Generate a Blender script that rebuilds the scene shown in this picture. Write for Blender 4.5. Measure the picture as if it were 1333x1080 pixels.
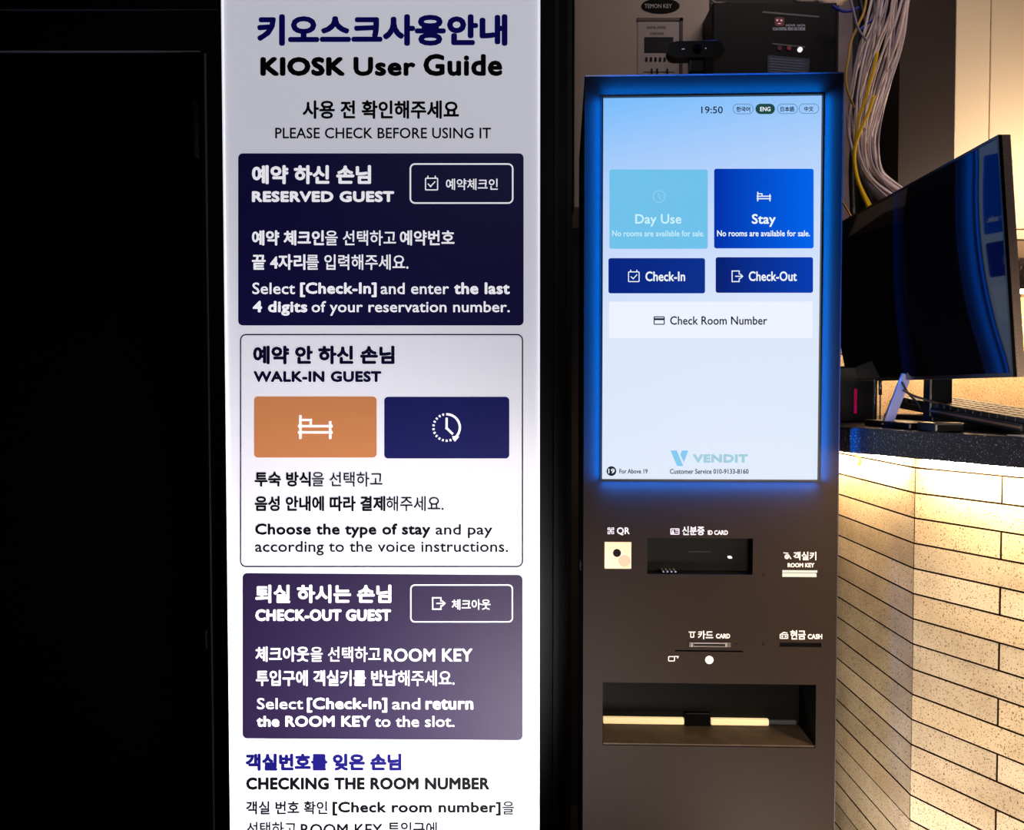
import bpy, bmesh, math, random
from mathutils import Vector, Matrix
random.seed(7)
S = bpy.context.scene
for o in list(bpy.data.objects): bpy.data.objects.remove(o)
COL = S.collection

# ------------------------------------------------------------------ camera, world, lights, exposure
F = 1050.0; PITCH = math.radians(1.75); EYE = Vector((0, 0, 1.2))
cam = bpy.data.cameras.new('camera'); cam.sensor_width = 36; cam.lens = F * 36 / 1333; cam.clip_start = .01
co = bpy.data.objects.new('camera', cam); COL.objects.link(co)
co.location = EYE; co.rotation_euler = (math.pi / 2 - PITCH, 0, 0); S.camera = co
S.view_settings.view_transform = 'Standard'; S.view_settings.look = 'None'
S.view_settings.gamma = 1; S.view_settings.exposure = 0; S.view_settings.use_curve_mapping = False
w = bpy.data.worlds.new('world'); S.world = w; w.use_nodes = True
w.node_tree.nodes['Background'].inputs[0].default_value = (.02, .025, .04, 1)
w.node_tree.nodes['Background'].inputs[1].default_value = .12

def area(name, loc, aim, sx, sy, col, power, spread=180):
    l = bpy.data.lights.new(name, 'AREA'); l.shape = 'RECTANGLE'; l.size = sx; l.size_y = sy
    l.color = col; l.energy = power; l.spread = math.radians(spread)
    o = bpy.data.objects.new(name, l); COL.objects.link(o); o.location = loc
    d = Vector(aim) - Vector(loc); o.rotation_euler = d.to_track_quat('-Z', 'Y').to_euler()
    return o
area('lobby_floor_light', (.6, .45, .12), (.2, 1.45, .75), .8, .3, (1, .76, .58), .9)
area('sign_fill', (.3, .25, .1), (-.22, 1.45, .6), .4, .2, (1, .93, .92), 3.8, 52)  # unseen lamp added to brighten the lower half of the sign
area('counter_low_fill', (.5, 1.08, .15), (.70, 1.56, .55), .2, .15, (1, .86, .7), 2.2, 110)  # unseen low lamp added to lift the lower stone courses
area('counter_fill', (.5, .5, 1.05), (.74, 1.4, .6), .3, .3, (1, .86, .7), 3.0, 100)  # fill lamp added out of view to light the stone faces
area('lobby_ceiling_light', (-.1, -.3, 2.3), (0, 1.45, 1.3), .8, .5, (.86, .88, 1), 2.2)
area('cabinet_light', (1.42, 1.85, 1.66), (1.35, 2.1, 1.95), .6, .08, (1, .76, .5), 3.6)
area('niche_fill', (.75, 1.5, 2.5), (.6, 2.1, 1.7), .5, .2, (1, .84, .76), 1.9)  # lamp added to lift the dark control box
area('bundle_light', (1.15, 1.62, 1.45), (.85, 1.85, 1.62), .12, .12, (1, .84, .72), 1.1)

# ------------------------------------------------------------------ pixel rays -> points on real planes
fw = Vector((0, math.cos(PITCH), -math.sin(PITCH))); up = Vector((0, math.sin(PITCH), math.cos(PITCH)))
def ray(px, py): return Vector(((px - 666.5) / F, 0, 0)) + up * ((540 - py) / F) + fw
def at(px, py, Y):                       # point on the vertical plane y = Y
    r = ray(px, py); return EYE + r * (Y / r.y)
class Plane:                              # a vertical face: local x along it, y into it, z up
    def __init__(s, px, D, yaw):
        p = at(px, 508, D); s.o = Vector((p.x, p.y, 0)); s.a = math.radians(yaw)
        s.u = Vector((math.cos(s.a), math.sin(s.a), 0)); s.n = Vector((-math.sin(s.a), math.cos(s.a), 0))
    def uv(s, px, py, d=0.0):
        r = ray(px, py); q = s.o + s.n * d
        t = (q - EYE).dot(s.n) / r.dot(s.n); p = EYE + r * t
        return (p - s.o).dot(s.u), p.z

# ------------------------------------------------------------------ materials
def lin(c):
    c = [x / 255 for x in c]; return tuple((x / 12.92 if x <= .04045 else ((x + .055) / 1.055) ** 2.4) for x in c) + (1,)
MATS = {}
def mat(name, rgb, rough=.5, metal=0, emit=0, ergb=None, spec=.5, var=0, scale=40, bump=0, coat=0):
    if name in MATS: return MATS[name]
    m = bpy.data.materials.new(name); m.use_nodes = True; MATS[name] = m
    nt = m.node_tree; b = nt.nodes['Principled BSDF']; L = nt.links
    b.inputs['Base Color'].default_value = lin(rgb); b.inputs['Roughness'].default_value = rough
    b.inputs['Metallic'].default_value = metal; b.inputs['Specular IOR Level'].default_value = spec
    b.inputs['Coat Weight'].default_value = coat
    if emit:
        b.inputs['Emission Color'].default_value = lin(ergb or rgb); b.inputs['Emission Strength'].default_value = emit
    if var or bump:
        tc = nt.nodes.new('ShaderNodeTexCoord'); n = nt.nodes.new('ShaderNodeTexNoise')
        n.inputs['Scale'].default_value = scale; n.inputs['Detail'].default_value = 6
        L.new(tc.outputs['Object'], n.inputs['Vector'])
        if var:
            r = nt.nodes.new('ShaderNodeValToRGB'); c = lin(rgb)
            r.color_ramp.elements[0].position = .3; r.color_ramp.elements[1].position = .7
            r.color_ramp.elements[0].color = tuple(x * (1 - var) for x in c[:3]) + (1,)
            r.color_ramp.elements[1].color = tuple(min(1, x * (1 + var)) for x in c[:3]) + (1,)
            L.new(n.outputs['Fac'], r.inputs['Fac']); L.new(r.outputs['Color'], b.inputs['Base Color'])
        if bump:
            bp = nt.nodes.new('ShaderNodeBump'); bp.inputs['Strength'].default_value = bump; bp.inputs['Distance'].default_value = .002
            L.new(n.outputs['Fac'], bp.inputs['Height']); L.new(bp.outputs['Normal'], b.inputs['Normal'])
    return m
def glow(name, rgb, strength=1):
    if name in MATS: return MATS[name]
    m = bpy.data.materials.new(name); m.use_nodes = True; MATS[name] = m; nt = m.node_tree; nt.nodes.clear()
    o = nt.nodes.new('ShaderNodeOutputMaterial'); e = nt.nodes.new('ShaderNodeEmission')
    e.inputs[0].default_value = lin(rgb); e.inputs[1].default_value = strength
    nt.links.new(e.outputs[0], o.inputs[0]); return m
def stone(name, a, b_, dark, flecks=260, fleck_w=.34, rough=.75):
    if name in MATS: return MATS[name]
    m = bpy.data.materials.new(name); m.use_nodes = True; MATS[name] = m; nt = m.node_tree; L = nt.links
    b = nt.nodes['Principled BSDF']; b.inputs['Roughness'].default_value = rough; b.inputs['Specular IOR Level'].default_value = .25
    tc = nt.nodes.new('ShaderNodeTexCoord'); n1 = nt.nodes.new('ShaderNodeTexNoise'); n2 = nt.nodes.new('ShaderNodeTexNoise')
    n1.inputs['Scale'].default_value = 14; n1.inputs['Detail'].default_value = 5
    n2.inputs['Scale'].default_value = flecks; n2.inputs['Detail'].default_value = 2
    geo = nt.nodes.new('ShaderNodeNewGeometry')
    for n in (n1, n2): L.new(geo.outputs['Position'], n.inputs['Vector'])
    r1 = nt.nodes.new('ShaderNodeValToRGB'); r1.color_ramp.elements[0].position = .35; r1.color_ramp.elements[1].position = .65
    r1.color_ramp.elements[0].color = lin(a); r1.color_ramp.elements[1].color = lin(b_)
    r2 = nt.nodes.new('ShaderNodeValToRGB'); r2.color_ramp.elements[0].position = fleck_w; r2.color_ramp.elements[1].position = fleck_w + .06
    r2.color_ramp.elements[0].color = (0, 0, 0, 1); r2.color_ramp.elements[1].color = (1, 1, 1, 1)
    L.new(n1.outputs['Fac'], r1.inputs['Fac']); L.new(n2.outputs['Fac'], r2.inputs['Fac'])
    mx = nt.nodes.new('ShaderNodeMix'); mx.data_type = 'RGBA'
    L.new(r2.outputs['Color'], mx.inputs[0]); mx.inputs[6].default_value = lin(dark); L.new(r1.outputs['Color'], mx.inputs[7])
    L.new(mx.outputs[2], b.inputs['Base Color'])
    bp = nt.nodes.new('ShaderNodeBump'); bp.inputs['Strength'].default_value = .35; bp.inputs['Distance'].default_value = .001
    L.new(n2.outputs['Fac'], bp.inputs['Height']); L.new(bp.outputs['Normal'], b.inputs['Normal'])
    return m
def granite(name, base, fleck, rough=.18, scale=220, th=.67):
    if name in MATS: return MATS[name]
    m = bpy.data.materials.new(name); m.use_nodes = True; MATS[name] = m; nt = m.node_tree; L = nt.links
    b = nt.nodes['Principled BSDF']; b.inputs['Roughness'].default_value = rough
    geo = nt.nodes.new('ShaderNodeNewGeometry'); n = nt.nodes.new('ShaderNodeTexNoise')
    n.inputs['Scale'].default_value = scale; n.inputs['Detail'].default_value = 1
    L.new(geo.outputs['Position'], n.inputs['Vector'])
    r = nt.nodes.new('ShaderNodeValToRGB'); r.color_ramp.elements[0].position = th; r.color_ramp.elements[1].position = th + .06
    r.color_ramp.elements[0].color = lin(base); r.color_ramp.elements[1].color = lin(fleck)
    L.new(n.outputs['Fac'], r.inputs['Fac']); L.new(r.outputs['Color'], b.inputs['Base Color']); return m

# ------------------------------------------------------------------ object helpers
def obj(name, me, material, parent=None):
    if isinstance(me, bmesh.types.BMesh):
        bmesh.ops.recalc_face_normals(me, faces=me.faces) if getattr(me, 'faces', None) else None
        d = bpy.data.meshes.new(name); me.to_mesh(d); me.free(); me = d
    if material and not me.materials: me.materials.append(material)
    o = bpy.data.objects.new(name, me); COL.objects.link(o)
    if parent: o.parent = parent
    return o
def tag(o, label, cat, group=None):
    o['label'] = label; o['category'] = cat
    if group: o['group'] = group
    return o
def thing(name, label, cat, loc=(0, 0, 0), rz=0, group=None):
    o = bpy.data.objects.new(name, None); COL.objects.link(o); o.empty_display_size = .05
    o.location = loc; o.rotation_euler = (0, 0, rz); return tag(o, label, cat, group)
def struct(name, bm, m, parent=None):
    o = obj(name, bm, m, parent)
    if not parent: o['kind'] = 'structure'
    return o
def box(bm, x0, x1, y0, y1, z0, z1, bev=0):
    M = Matrix.Translation(((x0 + x1) / 2, (y0 + y1) / 2, (z0 + z1) / 2)) @ Matrix.Diagonal((abs(x1 - x0), abs(y1 - y0), abs(z1 - z0), 1))
    r = bmesh.ops.create_cube(bm, size=1, matrix=M)
    if bev:
        es = list({e for v in r['verts'] for e in v.link_edges})
        bmesh.ops.bevel(bm, geom=es, offset=bev, segments=2, affect='EDGES', profile=.6)
    return bm
def B(*a, **k): return box(bmesh.new(), *a, **k)
def prism(bm, poly, z0, z1):              # plan polygon extruded in z
    a = [bm.verts.new((x, y, z0)) for x, y in poly]; b = [bm.verts.new((x, y, z1)) for x, y in poly]
    bm.faces.new(a[::-1]); bm.faces.new(b)
    for i in range(len(poly)): j = (i + 1) % len(poly); bm.faces.new((a[i], a[j], b[j], b[i]))
    return bm
def cyl(bm, c, r, y0, y1, n=24):          # a disc standing in the x-z plane
    a = [bm.verts.new((c[0] + r * math.cos(t * 2 * math.pi / n), y0, c[1] + r * math.sin(t * 2 * math.pi / n))) for t in range(n)]
    b = [bm.verts.new((v.co.x, y1, v.co.z)) for v in a]
    bm.faces.new(a); bm.faces.new(b[::-1])
    for i in range(n): j = (i + 1) % n; bm.faces.new((a[i], b[i], b[j], a[j]))
    return bm
def catmull(P, n=8):
    out = []; Q = [P[0] * 2 - P[1]] + P + [P[-1] * 2 - P[-2]]
    for i in range(1, len(Q) - 2):
        for k in range(n):
            t = k / n; a, b, c, d = Q[i - 1], Q[i], Q[i + 1], Q[i + 2]
            out.append(.5 * ((2 * b) + (c - a) * t + (2 * a - 5 * b + 4 * c - d) * t * t + (3 * b - a - 3 * c + d) * t ** 3))
    return out + [P[-1]]
def tube(bm, pts, r, n=6):
    rings = []
    for i, p in enumerate(pts):
        d = (pts[min(i + 1, len(pts) - 1)] - pts[max(i - 1, 0)]).normalized()
        s = d.cross(Vector((.13, .98, .11))).normalized(); t = d.cross(s)
        rings.append([bm.verts.new(p + (s * math.cos(k * 2 * math.pi / n) + t * math.sin(k * 2 * math.pi / n)) * r) for k in range(n)])
    for a, b in zip(rings, rings[1:]):
        for k in range(n): bm.faces.new((a[k], a[(k + 1) % n], b[(k + 1) % n], b[k]))
    bm.faces.new(rings[0]); bm.faces.new(rings[-1][::-1])
    for f in bm.faces: f.smooth = True
    return bm

# ------------------------------------------------------------------ print on a plane, given by its rectangle on the face
class Ink:                                # collects flat shapes lying on a Plane
    def __init__(s, pl, d): s.pl = pl; s.d = d; s.v = []; s.f = []; s.k = 0
    def poly(s, pts):
        n = len(s.v)
        for x, y in pts:
            u, z = s.pl.uv(x, y, s.d); s.v.append((u, s.d, z))
        s.f.append(tuple(range(n, n + len(pts)))); return s
    def rect(s, x0, y0, x1, y1): return s.poly([(x0, y1), (x1, y1), (x1, y0), (x0, y0)])
    def rrect(s, x0, y0, x1, y1, r=5): return s.poly(rr(x0, y0, x1, y1, r))
    def disc(s, x, y, r, n=24): return s.poly([(x + r * math.cos(t * 2 * math.pi / n), y - r * math.sin(t * 2 * math.pi / n)) for t in range(n)])
    def ring(s, a, b):                     # band between two outlines with equal point counts
        n = len(a)
        for i in range(n): j = (i + 1) % n; s.poly([a[i], a[j], b[j], b[i]])
        return s
    def outline(s, x0, y0, x1, y1, r, w): return s.ring(rr(x0, y0, x1, y1, r), rr(x0 + w, y0 + w, x1 - w, y1 - w, max(.3, r - w)))
    def line(s, pts, w):
        for (x0, y0), (x1, y1) in zip(pts, pts[1:]):
            L = math.hypot(x1 - x0, y1 - y0) or 1; dx, dy = (x1 - x0) / L * w / 2, (y1 - y0) / L * w / 2
            x0e, y0e, x1e, y1e = x0 - dx, y0 - dy, x1 + dx, y1 + dy
            s.poly([(x0e - dy, y0e + dx), (x1e - dy, y1e + dx), (x1e + dy, y1e - dx), (x0e + dy, y0e - dx)])
        return s
    def arc(s, x, y, r, w, a0, a1, n=20):
        for i in range(n):
            t = [math.radians(a0 + (a1 - a0) * k / n) for k in (i, i + 1)]
            s.poly([(x + q * math.cos(a), y - q * math.sin(a)) for q, a in ((r - w / 2, t[0]), (r + w / 2, t[0]), (r + w / 2, t[1]), (r - w / 2, t[1]))])
        return s
    def text(s, body, x0, y0, x1, y1, r=0.0):
        vs, fs, (a0, b0, a1, b1) = glyphs(body, 1.0 + (.07 if body[0].isascii() else .0) * min(1, r))
        offs = [(0, 0)]
        if r > 0: offs += [(r * math.cos(t * math.pi / 4), r * math.sin(t * math.pi / 4)) for t in range(8)]
        sx = (x1 - x0 - 2 * r) / (a1 - a0); sy = (y1 - y0 - 2 * r) / (b1 - b0)
        for i, (ox, oy) in enumerate(offs):
            n = len(s.v); dd = s.d - .00001 * i
            for vx, vy in vs:
                u, z = s.pl.uv(x0 + r + (vx - a0) * sx + ox, y1 - r - (vy - b0) * sy + oy, dd); s.v.append((u, dd, z))
            s.f += [tuple(n + k for k in f) for f in fs]
        return s
    def make(s, name, m, parent, label=None):
        me = bpy.data.meshes.new(name); me.from_pydata(s.v, [], s.f); me.materials.append(m)
        o = obj(name, me, m, parent)
        if label: o['label'] = label
        return o
def rr(x0, y0, x1, y1, r, n=5):
    P = []
    for cx, cy, a in ((x1 - r, y0 + r, 90), (x0 + r, y0 + r, 180), (x0 + r, y1 - r, 270), (x1 - r, y1 - r, 0)):
        for k in range(n + 1):
            t = math.radians(a - 90 + 90 * k / n) if False else math.radians(a + 90 * k / n)
            P.append((cx + r * math.cos(t), cy - r * math.sin(t)))
    # order the corners: top-right start at 0..90
    P = []
    for cx, cy, a in ((x1 - r, y0 + r, 0), (x0 + r, y0 + r, 90), (x0 + r, y1 - r, 180), (x1 - r, y1 - r, 270)):
        for k in range(n + 1):
            t = math.radians(a + 90 * k / n); P.append((cx + r * math.cos(t), cy - r * math.sin(t)))
    return P
GC = {}
def glyphs(body, sp=1.0):                          # outlines of Blender's built-in font as a flat mesh
    key = (body, sp)
    if key in GC: return GC[key]
    c = bpy.data.curves.new('lettering', 'FONT'); c.body = body; c.resolution_u = 3; c.space_character = sp
    o = bpy.data.objects.new('lettering', c); COL.objects.link(o)
    dg = bpy.context.evaluated_depsgraph_get(); me = bpy.data.meshes.new_from_object(o.evaluated_get(dg))
    vs = [(v.co.x, v.co.y) for v in me.vertices]; fs = [tuple(p.vertices) for p in me.polygons]
    bpy.data.objects.remove(o); bpy.data.curves.remove(c); bpy.data.meshes.remove(me)
    xs = [v[0] for v in vs]; ys = [v[1] for v in vs]
    GC[key] = (vs, fs, (min(xs), min(ys), max(xs), max(ys))); return GC[key]

# ------------------------------------------------------------------ room shell
wall_m = mat('dark_wall_paint', (38, 36, 38), .6, var=.12, scale=6)
blk = mat('black_satin_metal', (14, 14, 17), .32, spec=.4)
struct('floor', B(-2.2, 2.4, -1.6, 2.6, -.05, 0), mat('dark_floor_tile', (50, 46, 44), .3, var=.15, scale=5))
struct('ceiling', B(-2.2, 2.4, -1.6, 2.6, 2.75, 2.8), mat('ceiling_paint', (46, 44, 46), .8, var=.05))
struct('wall_back', B(-2.2, 2.4, 2.3, 2.4, 0, 2.75), wall_m)
struct('wall_left', B(-2.3, -2.2, -1.6, 2.6, 0, 2.75), wall_m)
struct('wall_right', B(2.4, 2.5, -1.6, 2.6, 0, 2.75), wall_m)
# black glazed door and its frame behind the sign
YD = 1.95
X = lambda px, Y=YD: at(px, 508, Y).x
Zp = lambda py, Y=YD: at(666, py, Y).z
d1 = struct('door_1', B(-2.1, X(266), YD, YD + .04, .02, Zp(72)), mat('black_door_glass', (4, 4, 7), .06, spec=.5))
g = mat('dark_grey_trim', (170, 170, 176), .4, metal=.2)
obj('handle_rail', B(X(258), X(260.5), YD - .012, YD, Zp(206), Zp(132)), mat('dull_black_trim', (24, 24, 27), .4), d1)
obj('edge_strip', B(X(267), X(268.6), YD - .015, YD, Zp(842), Zp(818)), g, d1)
struct('trim_1', B(-2.1, X(300), YD - .01, YD + .06, Zp(70), 2.75), blk)
struct('trim_2', B(-2.1, X(292), YD - .016, YD - .01, Zp(71.2), Zp(69.6)), g)
struct('trim_3', B(-2.1, X(292), YD - .016, YD - .01, Zp(17), Zp(16)), mat('dim_trim', (100, 100, 106), .4))
struct('trim_4', B(X(270), X(300), YD - .02, YD + .06, 0, Zp(70)), blk)
struct('trim_5', B(X(276), X(277.2), YD - .026, YD - .02, .05, Zp(75)), mat('dim_trim2', (130, 130, 136), .4))
YF = 1.9
struct('wall_partition', B(X(300, YF), X(745.5, YF), YF + .03, YF + .1, 0, 2.75), mat('black_panel', (9, 9, 14), .45, spec=.3))
struct('trim_6', B(X(721, YF), X(727, YF), YF - .0, YF + .03, 0, 2.75), mat('dark_trim_profile', (18, 18, 22), .45, spec=.3))
struct('trim_7', B(X(738, YF), X(744, YF), YF + .01, YF + .03, 0, 2.75), mat('dark_trim_profile', (18, 18, 22), .45, spec=.3))

# ------------------------------------------------------------------ illuminated guide sign
SG = Plane(497, 1.45, -.72)
sign = thing('light_box_sign', 'tall illuminated white guide sign with Korean and English kiosk instructions', 'sign', SG.o, SG.a)
BL = 1.0
def printm(name, rgb, k=.46, rough=.48, spec=.4):   # backlit print film
    return mat(name, rgb, rough, emit=k, spec=spec)
white = printm('backlit_white_film', (236, 237, 250), .5)
navy = printm('navy_print', (20, 14, 78), .22)
u0 = (SG.uv(289.5, 0)[0] + SG.uv(301, 1080)[0]) / 2; u1 = (SG.uv(703.5, 0)[0] + SG.uv(700.2, 1080)[0]) / 2
ua = SG.uv(289.7, 0)[0]; ub = SG.uv(300.6, 1080)[0]; za = SG.uv(289, 0)[1]; zb = SG.uv(300, 1080)[1]
obj('housing', B(u0 + .004, u1 - .004, .006, .07, .06, 2.06, bev=.003), blk, sign)
obj('base_plate', B(u0 - .03, u1 + .03, -.12, .2, 0, .06, bev=.006), blk, sign)
bm = bmesh.new(); box(bm, u0, u1, 0, .006, .06, 2.06, bev=.0015)
face = obj('light_panel', bm, white, sign); face['label'] = 'glowing white sign face'
bm = bmesh.new()
for a, b in ((u0 - .0012, u0 + .0012), (u1 - .0012, u1 + .0012)): box(bm, a, b, -.003, .006, .06, 2.06)
obj('edge_profile', bm, printm('bright_edge', (250, 250, 255), .7), sign)
INK = {}
def I(d=-.0009): return Ink(SG, d)
black = printm('black_print', (6, 6, 9), .05, .6, .12); title = printm('title_blue_print', (14, 10, 106), .3, .6, .15)
wprint = printm('white_print', (246, 246, 252), .72); dnavy = printm('dark_navy_print', (14, 10, 56), .15, .6, .12)
H = 1.05
I().text('키오스크사용안내', 334.5, 18.5, 660.6, 59.6, 2.0).make('title_lettering', title, face, 'navy blue Korean title lettering')
I().text('KIOSK', 338.8, 74, 449.5, 99, 1.9).text('User', 460, 74, 541, 99, 1.5).text('Guide', 551, 70, 654, 99, 1.5).make('title_lettering', black, face, 'heavy black English title lettering')
I().text('사용 전 확인해주세요', 393.9, 130.4, 597.6, 154.6, .75).text('PLEASE CHECK BEFORE USING IT', 358.2, 166, 639.2, 180.2, .28).make('subtitle_lettering', black, face, 'black two-line subtitle lettering')
# card 1
c1 = I(-.0005).rrect(310, 199.5, 681.6, 423.5, 6).make('guide_card', navy, sign, 'navy card headed RESERVED GUEST')
t = I(-.0012)
t.text('예약 하신 손님', 327.9, 214.9, 483, 239.6, 1.05).text('RESERVED GUEST', 327.9, 248.6, 513, 263, 1.0)
t.make('heading_lettering', wprint, c1)
t = I(-.0012)
t.text('예약 체크인', 327.9, 299.6, 421.8, 319.4, .65).text('을 선택하고', 423.3, 299.8, 515.4, 319.4, .25).text('예약번호', 520.5, 299.6, 591.6, 319.4, .45)
t.text('끝 4자리', 327.9, 330.8, 397.5, 351.2, .55).text('를 입력해주세요.', 398.6, 331, 531.6, 351.2, .25)
t.text('Select', 328.5, 367.6, 384, 382.8, .25).text('[Check-In]', 390.6, 367.4, 490.2, 386.6, .65).text('and enter', 495.6, 367.8, 584.4, 382.8, .25).text('the last', 591, 367.4, 663.6, 382.9, .7)
t.text('4 digits', 329, 391.4, 400, 410.8, .7).text('of your reservation number.', 405.6, 391.8, 663.6, 410.8, .25)
t.make('body_lettering', wprint, c1)
I(-.0012).outline(533.2, 212.4, 668.4, 265.2, 7, 2).make('button_outline', wprint, c1)
I(-.0012).outline(553.2, 231.2, 570.4, 247.8, 1.5, 1.5).line([(557, 231), (557, 229.4)], 1.5).line([(566.6, 231), (566.6, 229.4)], 1.5).line([(557.5, 239.5), (560.5, 242.6), (566, 236.6)], 1.5).make('calendar_icon', wprint, c1)
I(-.0012).text('예약체크인', 580.5, 232.4, 648, 247.2, .2).make('button_lettering', wprint, c1)
# card 2 (outlined)
c2 = I(-.0006).outline(312.3, 434.5, 681, 738, 8, 1.7).make('guide_card', dnavy, sign, 'outlined white card headed WALK-IN GUEST')
t = I(-.0012).text('예약 안 하신 손님', 329.4, 449.8, 513.6, 474, 1.15).text('WALK-IN GUEST', 330, 482.8, 496.5, 497.2, .95)
t.make('heading_lettering', dnavy, c2)
t = I(-.0012)
t.text('투숙 방식', 331.5, 613.8, 404.6, 633.2, .65).text('을 선택하고', 405.8, 614, 498, 633.2, .22)
t.text('음성 안내에 따라 결제', 331.5, 645.3, 501.6, 665.2, .65).text('해주세요.', 502.8, 645.5, 577.5, 665.2, .22)
t.text('Choose the type of stay', 332, 681.2, 560.4, 700.2, .65).text('and pay', 567, 682, 641, 700.2, .22)
t.text('according to the voice instructions.', 332, 704, 661.5, 722.8, .22)
t.make('body_lettering', black, c2)
ob = I(-.0006).rrect(330.6, 515.9, 490.4, 595.4, 5).make('bed_button', printm('orange_print', (196, 126, 80), .5), sign, 'orange printed button with a bed icon')
def bed(k, x0, y0, x1, y1, w):
    W = x1 - x0; Hh = y1 - y0
    k.line([(x0 + w / 2, y0 + w / 2), (x0 + w / 2, y1 - w / 2)], w).line([(x1 - w / 2, y0 + Hh * .3), (x1 - w / 2, y1 - w / 2)], w)
    k.line([(x0, y0 + Hh * .46), (x1, y0 + Hh * .46)], w).line([(x0, y0 + Hh * .72), (x1, y0 + Hh * .72)], w)
    k.line([(x0 + w, y0 + Hh * .2), (x0 + W * .36, y0 + Hh * .2), (x0 + W * .36, y0 + Hh * .44)], w * .9); return k
bed(I(-.0012), 389.4, 540.3, 431.4, 571.2, 3.2).make('bed_icon', wprint, ob)
cb = I(-.0006).rrect(500.2, 516.3, 663, 596.6, 5).make('clock_button', printm('blue_button_print', (18, 22, 92), .42), sign, 'navy printed button with a clock icon')
k = I(-.0012).arc(581.4, 556.2, 17.2, 3, -62, 92)
for i in range(12):
    a = 105 + i * 16.5; k.arc(581.4, 556.2, 17.2, 3.0, a - 4, a + 4, 2)
k.line([(581.4, 545), (581.4, 557), (588.5, 564)], 3).poly([(588.5, 567.5), (598, 568), (592, 575)])
k.make('clock_icon', wprint, cb)
# card 3
c3 = I(-.0005).poly([(x, y + (x - 497) * .0068) for x, y in rr(315.8, 747, 680.3, 962, 6)]).make('guide_card', printm('purple_navy_print', (36, 20, 64), .26), sign, 'purple navy card headed CHECK-OUT GUEST')
t = I(-.0012).text('퇴실 하시는 손님', 332.4, 760.8, 509.4, 784.8, .95).text('CHECK-OUT GUEST', 332.4, 792.7, 509, 808.2, .95)
t.make('heading_lettering', wprint, c3)
t = I(-.0012)
t.text('체크아웃', 332.4, 841.3, 402.4, 861.2, .5).text('을 선택하고', 404, 841.5, 495.6, 861.2, .25).text('ROOM KEY', 500, 843.8, 615, 861, .5)
t.text('투입구에 객실키를 반납', 333, 872, 516.6, 892.6, .48).text('해주세요.', 517.8, 872.2, 591.6, 892.6, .25)
t.text('Select', 334.5, 908.2, 394.5, 923, .25).text('[Check-In]', 399.6, 907.8, 504, 927.2, .65).text('and', 510.6, 908.5, 547, 923.2, .25).text('return', 554, 910, 616, 923.4, .65)
t.text('the ROOM KEY', 334, 931.3, 482.4, 945.8, .7).text('to the slot.', 488, 931.6, 591.6, 946, .25)
t.make('body_lettering', wprint, c3)
I(-.0012).outline(534, 760.4, 667.8, 810, 6, 1.7).make('button_outline', wprint, c3)
def exit_icon(k, x0, y0, x1, y1, w):
    W = x1 - x0; hh = y1 - y0; ym = (y0 + y1) / 2
    k.line([(x0 + W * .68, y0 + hh * .28), (x0 + W * .68, y0), (x0, y0), (x0, y1), (x0 + W * .68, y1), (x0 + W * .68, y0 + hh * .72)], w)
    k.line([(x0 + W * .35, ym), (x1, ym)], w).line([(x1 - W * .2, ym - hh * .2), (x1, ym), (x1 - W * .2, ym + hh * .2)], w); return k
exit_icon(I(-.0012), 563.3, 777.8, 579, 792.6, 1.6).make('exit_icon', wprint, c3)
I(-.0012).text('체크아웃', 588, 779.8, 638.4, 793.4, .2).make('button_lettering', wprint, c3)
# foot of the sign
I().text('객실번호를 잊은 손님', 319.6, 980.6, 522.6, 1003, 1.15).make('heading_lettering', title, face, 'blue Korean heading lettering')
I().text('CHECKING THE ROOM NUMBER', 320.3, 1011.6, 637.4, 1027.8, .95).make('heading_lettering', black, face)
t = I().text('객실 번호 확인', 320.3, 1042.3, 426.2, 1059.9, .4).text('[Check room number]', 432.8, 1043.2, 651.9, 1061.5, .65).text('을', 653.9, 1043, 669.4, 1060, .2)
t.text('선택하고', 321.3, 1069.4, 385.6, 1088, .25).text('ROOM KEY', 391.5, 1072, 497.8, 1087.5, .35).text('투입구에', 505, 1069.6, 568.8, 1088, .35)
t.make('body_lettering', black, face)

# ------------------------------------------------------------------ kiosk
KP = Plane(926, 1.48, -1.9)
kiosk = thing('check_in_kiosk', 'black self check-in kiosk with glowing blue-rimmed touch screen', 'kiosk', KP.o, KP.a)
kbody = mat('kiosk_charcoal_powder_coat', (37, 29, 25), .55, spec=.1, var=.04, scale=300, bump=.04)
kU = lambda px, py=508: KP.uv(px, py)[0]
kZ = lambda py, px=926: KP.uv(px, py)[1]
k0 = kU(760, 508); k1 = (KP.uv(1096.5, 97)[0] + KP.uv(1087.5, 1050)[0]) / 2; ktop = kZ(97)
def R(x0, y0, x1, y1):                     # pixel rectangle -> local rectangle on the kiosk face
    xm, ym = (x0 + x1) / 2, (y0 + y1) / 2
    return KP.uv(x0, ym)[0], KP.uv(x1, ym)[0], KP.uv(xm, y1)[1], KP.uv(xm, y0)[1]
scr = R(784, 126.5, 1066.5, 623.5)
holes = [(R(842.7, 700.5, 980, 747.6), .05), (R(784.4, 889.5, 1062, 971.5), .095), (R(786.6, 705, 822.7, 741), .012),
         (R(1018.4, 742, 1064.2, 751), .012), (R(1014.8, 836.3, 1069, 841.9), .03), (R(878.8, 846.2, 967, 848.2), .01)]
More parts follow.
